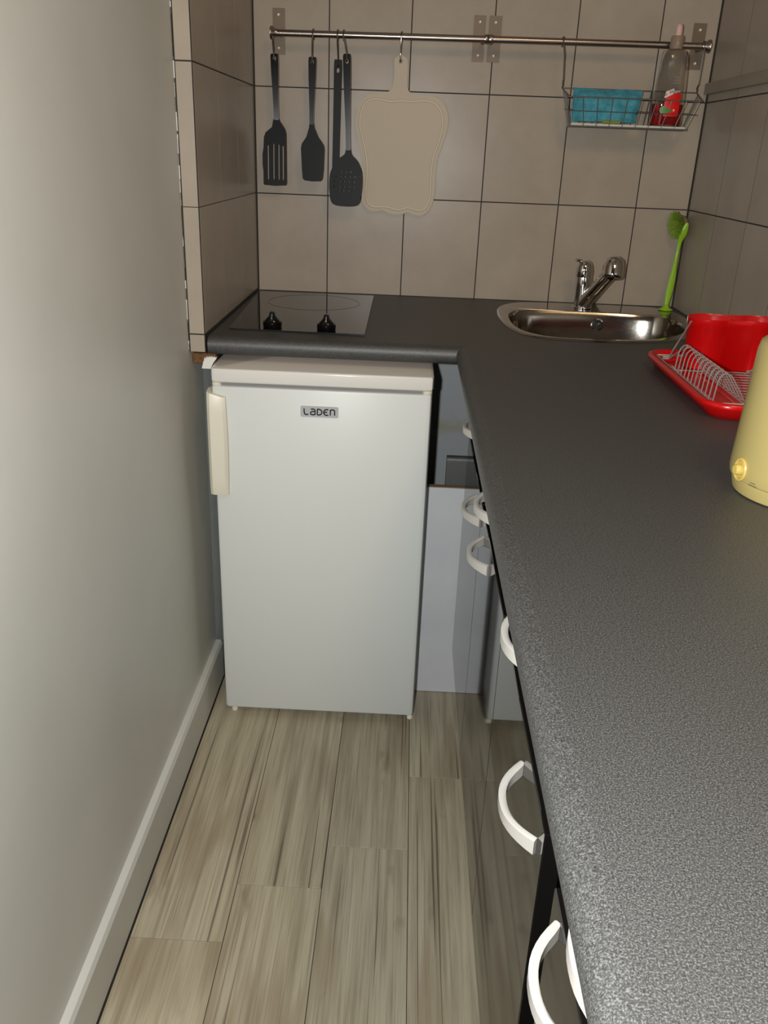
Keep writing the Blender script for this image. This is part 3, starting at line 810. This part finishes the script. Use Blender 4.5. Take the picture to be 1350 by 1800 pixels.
# cutting board
cb = thing('cutting_board', (.378, -.02, 1.11), 'cream apple-shaped cutting board hanging on the back wall', 'cutting board')
out = outline([(.3560, 1.470), (.3640, 1.4790), (.3720, 1.4815), (.3810, 1.4790), (.3895, 1.470), (.3905, 1.440), (.3915, 1.410), (.4020, 1.3990), (.4300, 1.3950), (.4600, 1.3930), (.4840, 1.3790), (.4965, 1.3500), (.4960, 1.3180), (.4860, 1.2800), (.4755, 1.2450), (.4735, 1.2050), (.4730, 1.1650), (.4650, 1.1320), (.4470, 1.1130), (.4260, 1.1115), (.4050, 1.1175), (.3930, 1.1130), (.3780, 1.1110), (.3560, 1.1135), (.3400, 1.1205), (.3200, 1.1170), (.2990, 1.1220), (.2850, 1.1430), (.2815, 1.1750), (.2840, 1.2150), (.2800, 1.2550), (.2700, 1.2900), (.2620, 1.3250), (.2690, 1.3630), (.2880, 1.3870), (.3150, 1.3950), (.3400, 1.3990), (.3530, 1.4100), (.3570, 1.440)], 4)
hol = circle2(.3725, 1.4680, .0045, 12)
bm = bmesh.new(); plate(bm, [out, hol], .009, lambda a, b_, w_: (a, -.006-w_, b_))
bmesh.ops.bevel(bm, geom=[e for e in bm.edges if len(e.link_faces) == 2 and e.calc_face_angle(0) > 1.2], offset=.002, segments=2, profile=.5, affect='EDGES')
finish('slab', bm, 'board', cb, 50)
inn = outline([(.3150, 1.3830), (.3500, 1.3780), (.3750, 1.3810), (.4050, 1.3800), (.4350, 1.3830), (.4600, 1.3780), (.4780, 1.3600), (.4840, 1.3300), (.4770, 1.2900), (.4640, 1.2500), (.4610, 1.2000), (.4620, 1.1600), (.4520, 1.1310), (.4320, 1.1230), (.4050, 1.1290), (.3780, 1.1225), (.3500, 1.1290), (.3200, 1.1280), (.3020, 1.1340), (.2940, 1.1600), (.2960, 1.2100), (.2910, 1.2600), (.2790, 1.3000), (.2740, 1.3300), (.2810, 1.3640), (.2950, 1.3790)], 3)
bm = bmesh.new(); sweep(bm, [(a, -.0152, b_) for a, b_ in inn], [(.0014*math.cos(q_), .0034*math.sin(q_)) for q_ in [2*PI*i/8 for i in range(8)]], True, nrm=(0, 1, 0))
finish('raised_rim', bm, 'boardrim', cb, 60)

# ------------------------------------------------------------------ wire basket
wk = thing('wire_basket', (.93, -.075, 1.335), 'grey wire basket hanging from the right rail over the sink', 'basket')
BT = dict(xl=.7700, xr=1.0990, yb=-.036, yf=-.118, z=1.4215); BF = dict(xl=.7895, xr=1.0690, yb=-.046, yf=-.104, z=1.336); ZF = 1.3985
def T4(t):  # rectangle at level t (0 bottom .. 1 top)
    l = lambda k: BF[k]+(BT[k]-BF[k])*t
    return l('xl'), l('xr'), l('yb'), l('yf'), BF['z']+(BT['z']-BF['z'])*t
tf = (ZF-BF['z'])/(BT['z']-BF['z'])
bm = bmesh.new()
xl, xr, yb, yf, z = T4(1); xlf, xrf, _, yff, zf = T4(tf)
yff = BT['yf']
tube(bm, [(xl, yb, z), (xr, yb, z), (xrf, yff, zf), (xlf, yff, zf)], .0017, 6, True)
b0 = T4(0)
tube(bm, [(b0[0], b0[2], b0[4]), (b0[1], b0[2], b0[4]), (b0[1], b0[3], b0[4]), (b0[0], b0[3], b0[4])], .0015, 6, True)
finish('frame', bm, 'wire', wk)
bm = bmesh.new()
q = T4(.5); tube(bm, [(q[0], q[2], q[4]-.004), (q[1], q[2], q[4]-.004), (q[1], q[3]-.004, q[4]-.010), (q[0], q[3]-.004, q[4]-.010)], .0011, 5, True)
finish('middle_wire', bm, 'wire', wk)
for i in range(1, 9):                       # uprights, front to back in one U
    f = i/9
    xt, xb = xl+(xr-xl)*f, b0[0]+(b0[1]-b0[0])*f
    xtf = xlf+(xrf-xlf)*f
    bm = bmesh.new(); tube(bm, [(xt, yb, z), (xb, b0[2], b0[4]), (xb, b0[3], b0[4]), (xtf, yff, zf)], .0010, 5); finish('upright_wire', bm, 'wire', wk)
for s in (0, 1):
    for j in range(1, 5):
        f = j/5; ytop = yb+(yff-yb)*f; ztop = z+(zf-z)*f; yb2 = b0[2]+(b0[3]-b0[2])*f
        bm = bmesh.new(); tube(bm, [((xl, xr)[s]+((xlf, xrf)[s]-(xl, xr)[s])*f, ytop, ztop), (b0[s], yb2, b0[4])], .0010, 5); finish('end_wire', bm, 'wire', wk)
for x, dx in ((.7575, .0105), (1.0905, .0015)):
    zr = rz(x); r = .0103
    P = [(x, RY+r, zr-.010)]+[(x, RY+r*math.cos(PI*i/8), zr+r*math.sin(PI*i/8)) for i in range(9)]
    P += [(x+dx*.5, RY-r, zr-.03), (x+dx*.9, RY-.006, 1.438), (x+dx, RY+.004, 1.430), (x+dx+(.003 if dx > .005 else .0045), -.046, 1.4265), (xl if dx > .005 else xr, yb-.002, 1.4230)]
    bm = bmesh.new(); tube(bm, P, .0016, 8); finish('hanger', bm, 'wire', wk)
boxo('liner', (.7915, 1.0668, -.1020, -.0485, 1.3378, 1.3430), 'liner', wk, .001)
# cloth and scourer in the basket
bm = bmesh.new(); nx, nz = 22, 12; rows = []
for side, y0 in ((0, -.094), (1, -.052)):
    g = []
    for j in range(nz+1):
        r_ = []
        for i in range(nx+1):
            u, v = i/nx, j/nz
            x = .7965+.161*u + (.004*(v) if u > .5 else -.001*v) - .006*(1-v)*(u > .9); zz = 1.3475+.0725*v
            b_ = .003*math.sin(u*9+v*2)+.002*math.sin(u*23+1)+.002*math.sin(v*9)
            edge = min(1, min(u, 1-u)*9, (1-v)*5)
            y = (y0*edge+(-.073)*(1-edge)) + (b_ if side == 0 else 0) + (.012*v if side == 0 else .006*v)
            r_.append(bm.verts.new((x, y, zz+.0015*math.sin(u*11)*v)))
        g.append(r_)
    for j in range(nz):
        for i in range(nx): bm.faces.new((g[j][i], g[j][i+1], g[j+1][i+1], g[j+1][i]))
    rows.append(g)
bm.faces.new([rows[0][0][i] for i in range(nx+1)]+[rows[1][0][i] for i in range(nx, -1, -1)])
bmesh.ops.remove_doubles(bm, verts=bm.verts, dist=.0004)
tag(finish('folded_cloth', bm, 'cloth', None, 80), 'folded blue cleaning cloth lying in the wire basket', 'cloth')
bm = bmesh.new(); box(bm, .865, .910, -.1010, -.0965, 1.3436, 1.3515, .0012); 
tag(finish('scourer', bm, 'sponge'), 'olive green scourer edge under the blue cloth in the basket', 'sponge')

# washing-up liquid bottle
bo = thing('soap_bottle', (1.0195, -.0865, 1.3435), 'clear bottle of red washing-up liquid in the wire basket', 'bottle')
bx, by, bz = 1.0195, -.0865, 1.3434
OV = [(.036, 0), (.0385, .003), (.0385, .06), (.0375, .090), (.0350, .125), (.0320, .150), (.0275, .160), (.018, .1645), (.0135, .167), (.0125, .170), (.0125, .178)]
bm = bmesh.new(); lathe(bm, OV, (bx, by, bz), 32, None, 0, 1, .5); 
inner = [(r_-.0012, h+(.0015 if h < .001 else 0)) for r_, h in OV]
bm.free(); bm = bmesh.new(); lathe(bm, [(0, 0)]+OV+inner[::-1]+[(0, .0015)], (bx, by, bz), 32, None, 0, 1, .5)
o = finish('bottle_body', bm, 'clear', bo, 60)
bm = bmesh.new(); lathe(bm, [(.0345, .0016), (.0370, .0035), (.0370, .0480), (0, .0481)], (bx, by, bz), 32, None, 0, 1, .48); finish('liquid', bm, 'soap', bo, 60)
bm = bmesh.new(); lathe(bm, [(.0150, .1650), (.0150, .1900), (.0130, .1925), (0, .1926)], (bx, by, bz), 20); finish('cap', bm, 'cap', bo)
bm = bmesh.new(); lathe(bm, [(.0080, .1928), (.0082, .206), (.0072, .2130), (.0050, .2160), (0, .2163)], (bx+.001, by, bz), 16); finish('spout', bm, 'tip', bo)
def wrap(u, h, lift=.0006):   # label coordinates: u = arc metres from the front, h = height
    a = u/.0385; r_ = .0385 if h < .06 else .0385-.001*(h-.06)/.03
    return (bx+(r_+lift)*math.sin(a), by-(r_*.5+lift)*math.cos(a), bz+h)
def decal(name, poly, mt, lift, parent=bo):
    from mathutils.geometry import tessellate_polygon as tp
    P = []; n = len(poly)
    for i in range(n):
        a, b_ = Vector(poly[i]), Vector(poly[(i+1) % n]); k = max(1, int((b_-a).length/.004))
        for j in range(k): p_ = a+(b_-a)*j/k; P.append((p_.x, p_.y))
    # grid fill so that it follows the curve
    bm = bmesh.new(); vs_ = [bm.verts.new((x, y, 0)) for x, y in P]
    for q_ in tp([[Vector((x, y, 0)) for x, y in P]]): bm.faces.new([vs_[i] for i in q_])
    xs_ = sorted(set([-.03+.003*i for i in range(21)]))
    for xx in xs_: bmesh.ops.bisect_plane(bm, geom=bm.verts[:]+bm.edges[:]+bm.faces[:], plane_co=(xx, 0, 0), plane_no=(1, 0, 0))
    for v in bm.verts: v.co = Vector(wrap(v.co.x, v.co.y, lift))
    return finish(name, bm, mt, parent, 60)
decal('label', [(-.012, .0210), (.0240, .0210), (.0270, .0600), (.0240, .0735), (.0030, .0690), (-.0110, .0640), (-.0130, .045)], 'label', .0006)
decal('label', [(-.0150, .0600), (.0040, .0690), (.0055, .0815), (-.0130, .0740)], 'labelw', .0009)
decal('label', [(.0050, .0700), (.0230, .0745), (.0235, .0780), (.0055, .0770)], 'labelgrey', .0009)
decal('label', circle2(-.0130, .0345, .0095, 14, .0090), 'leaf', .0011)
decal('label', [(-.004, .0380), (.0035, .0365), (.0075, .0330), (.002, .0300), (-.005, .0300)], 'leaf', .0011)
decal('label', [(.0085, .0345), (.0110, .0375), (.0138, .0345), (.0110, .0315)], 'labelw', .0011)
for k in range(3): decal('print_line', [(.0, .092+.006*k), (.020-.003*k, .0925+.006*k), (.020-.003*k, .0937+.006*k), (.0, .0932+.006*k)], 'labelgrey', .0006)
GL = dict(U=[[(.1, 1), (.1, .25), (.5, 0), (.9, .25), (.9, 1)]], L=[[(.1, 1), (.1, 0), (.85, 0)]], T=[[(0, 1), (1, 1)], [(.5, 1), (.5, 0)]], R=[[(.1, 0), (.1, 1)], [(.1, 1), (.8, .95), (.8, .55), (.1, .5)], [(.4, .5), (.9, 0)]], A=[[(0, 0), (.5, 1)], [(.5, 1), (1, 0)], [(.2, .38), (.8, .38)]])
bm = bmesh.new()
for k, ch in enumerate('ULTRA'):
    for L in GL[ch]:
        P = [Vector(wrap(-.0138+k*.0036+a*.0027, .0645+k*.0017+b_*.0070, .0016)) for a, b_ in L]
        for p0, p1 in zip(P, P[1:]): tube(bm, [p0, p1], .00045, 4)
finish('lettering', bm, 'labelr', bo)

# ------------------------------------------------------------------ dish rack, cutlery cups, kettle
rk = thing('dish_rack', (1.0, -.9, ZT), 'red plastic drip tray with chrome wire dish rack on the right worktop', 'dish rack')
def loop_rings(bm, spec, x0, x1, y0, y1, cap=True, mi=0):
    prev = None
    for ins, z, r in spec:
        L = rrect(x0+ins, x1-ins, y0+ins, y1-ins, r, 6); cur = [bm.verts.new((x, y, z)) for x, y in L]
        if prev:
            n = len(cur)
            for i in range(n): bm.faces.new((prev[i], prev[(i+1) % n], cur[(i+1) % n], cur[i]))
        prev = cur
    return prev
bm = bmesh.new()
last = loop_rings(bm, [(.022, ZT+.0006, .03), (.016, ZT+.0010, .035), (.010, ZT+.012, .04), (.001, ZT+.019, .05), (0, ZT+.022, .05), (.001, ZT+.0265, .05), (.004, ZT+.0285, .047), (.0085, ZT+.0275, .043), (.012, ZT+.022, .04), (.018, ZT+.0105, .034), (.026, ZT+.0085, .028)], .880, 1.126, -1.105, -.700)
bm.faces.new(last)
finish('drip_tray', bm, 'red', rk, 60)
for k in range(7):
    yy = -1.06+k*.018
    if k: pass
for k in range(6):
    xx = .925+.032*k
    bm = bmesh.new(); sweep(bm, [(xx, -1.07, ZT+.0088), (xx, -.75, ZT+.0088)], [(.0016, -.002), (.0016, .002), (-.0008, .004), (-.0008, -.004)], nrm=(0, 0, 1)); finish('tray_rib', bm, 'red', rk)
WZ = ZT+.0200
bm = bmesh.new()
tube(bm, [(.902, -.722, WZ), (1.098+.018, -.722, WZ), (1.116, -1.066, WZ), (.902, -1.066, WZ)], .0018, 8, True)
tube(bm, [(.902, -.838, WZ-.002), (1.116, -.838, WZ-.002)], .0014, 6)
for xx in (.955, 1.03): tube(bm, [(xx, -.838, WZ-.002), (xx, -1.066, WZ-.002)], .0014, 6)
for cx in (.904, 1.114):
    for cy in (-.73, -1.058): tube(bm, [(cx, cy, WZ), (cx, cy, ZT+.0088)], .0016, 6)
finish('base_frame', bm, 'rackwire', rk)
for k in range(12):                         # plate hoops: up, over, down, along the base and over again
    y = -.850-.0192*k
    P = [(.902, y, WZ+.0014), (.9045, y, WZ+.032), (.9065, y, WZ+.040), (.911, y, WZ+.0455), (.917, y, WZ+.0465), (.923, y, WZ+.044), (.929, y, WZ+.037), (.952, y, WZ+.003), (.957, y, WZ+.0012), (1.030, y, WZ+.0012), (1.036, y, WZ+.004), (1.050, y, WZ+.016), (1.060, y, WZ+.018), (1.072, y, WZ+.014), (1.096, y, WZ+.001)]
    bm = bmesh.new(); tube(bm, P, .00115, 6); finish('plate_hoop', bm, 'rackwire', rk)
# tall loops that carry the cutlery cups
for (x0, yb_, x1, yt, zt, zl) in ((.9235, -.735, .9330, -.800, 1.000, WZ), (.9185, -.752, .9290, -.815, .957, WZ), (1.0500, -.830, 1.0590, -.866, .962, WZ), (1.0580, -.836, 1.0650, -.868, .944, WZ)):
    bm = bmesh.new(); tube(bm, smooth([(x0-.012, yb_, zl), (x0, yb_-.002, zl+.001), (x0+(x1-x0)*.25, yb_+(yt-yb_)*.2, zl+(zt-zl)*.2), (x1, yt, zt)], 4, False), .0016, 6)
    finish('cup_support', bm, 'rackwire', rk)
cu = thing('cutlery_holder', (1.02, -.775, ZT+.0118), 'red double cutlery cup standing at the back of the dish rack', 'cutlery holder')
def lobes(cx, cy, r, sep, ry):
    P = []
    for s, a0, a1 in ((1, -125, 125), (-1, 55, 305)):
        for i in range(19):
            a = math.radians(a0+(a1-a0)*i/18); P.append((cx+s*sep+r*math.cos(a), cy+ry*math.sin(a)))
    return P
bm = bmesh.new(); prev = None
for r, sep, ry, z in ((.034, .0430, .030, ZT+.0118), (.0365, .0430, .0325, ZT+.0135), (.0415, .0430, .0355, ZT+.092), (.0420, .0430, .0360, ZT+.0925), (.0428, .0430, .0366, ZT+.1045), (.0415, .0430, .0354, ZT+.1055), (.0400, .0430, .0340, ZT+.103), (.0345, .0430, .030, ZT+.016)):
    cur = [bm.verts.new((x, y, z)) for x, y in lobes(1.0200, -.7750, r, sep, ry)]
    if prev:
        n = len(cur)
        for i in range(n): bm.faces.new((prev[i], prev[(i+1) % n], cur[(i+1) % n], cur[i]))
    else: bm.faces.new(cur[::-1])
    prev = cur
bm.faces.new(prev); finish('cup', bm, 'red', cu, 50)
boxo('divider', (1.0185, 1.0215, -.794, -.756, ZT+.0165, ZT+.100), 'red', cu, .0008)

kt = thing('kettle', (.905, -1.395, ZT), 'pale yellow plastic kettle at the right edge of the worktop', 'kettle')
kx, ky = .9035, -1.395
bm = bmesh.new(); lathe(bm, [(.0755, .0006), (.0775, .002), (.0805, .016), (.0800, .0185)], (kx, ky, ZT), 48); finish('base', bm, 'kettle', kt)
bm = bmesh.new(); lathe(bm, [(.0795, .0187), (.0835, .0205), (.0845, .026), (.0845, .034), (.0832, .07), (.0810, .13), (.0795, .170), (.0775, .1790), (.071, .1845), (.05, .1870)], (kx, ky, ZT), 48); kb = finish('body', bm, 'kettle', kt, 50)
bm = bmesh.new(); lathe(bm, [(.052, .1872), (.052, .1900), (.046, .1945), (.014, .1965), (.013, .205), (.009, .209), (0, .2095)], (kx, ky, ZT), 32); finish('lid', bm, 'kettle', kt)
ang = math.radians(191)
n_ = Vector((math.cos(ang), math.sin(ang), .02)).normalized(); pc = Vector((kx, ky, ZT+.0315))+n_*.0838
bm = bmesh.new()
side = Vector((0, 0, 1)).cross(n_).normalized(); upv = n_.cross(side)
ringp = [pc+n_*(.0012)+side*(.0105*math.cos(a))+upv*(.0125*math.sin(a)) for a in [2*PI*i/24 for i in range(24)]]
tube(bm, ringp, .0019, 8, True)
lathe(bm, [(.0102, -.004), (.0102, .0005), (0, .0006)], pc, 20, n_)
finish('switch_ring', bm, 'knob', kt)
bm = bmesh.new(); lathe(bm, [(.0068, .0006), (.0066, .006), (.0052, .0085), (0, .009)], pc, 16, n_); finish('switch_button', bm, 'knob', kt)
bm = bmesh.new()
for dz, a0, ln in ((.0245, 205, 5), (.0215, 203, 8)):
    pts = [(kx+(.0848 if dz > .021 else .0838)*math.cos(math.radians(a0+k*1.2)), ky+(.0848 if dz > .021 else .0838)*math.sin(math.radians(a0+k*1.2)), ZT+dz) for k in range(ln)]
    tube(bm, pts, .00045, 4)
finish('print_mark', bm, 'print', kt)
# handle on the far right side of the jug
bm = bmesh.new(); sweep(bm, smooth([(kx+.074, ky+.012, ZT+.170), (kx+.100, ky+.02, ZT+.178), (kx+.123, ky+.026, ZT+.160), (kx+.126, ky+.027, ZT+.110), (kx+.115, ky+.024, ZT+.060), (kx+.083, ky+.014, ZT+.045)], 4, False), [(.006*math.cos(t_), .010*math.sin(t_)) for t_ in [2*PI*i/10 for i in range(10)]], nrm=(0, 1, 0))
finish('handle', bm, 'kettle', kt)
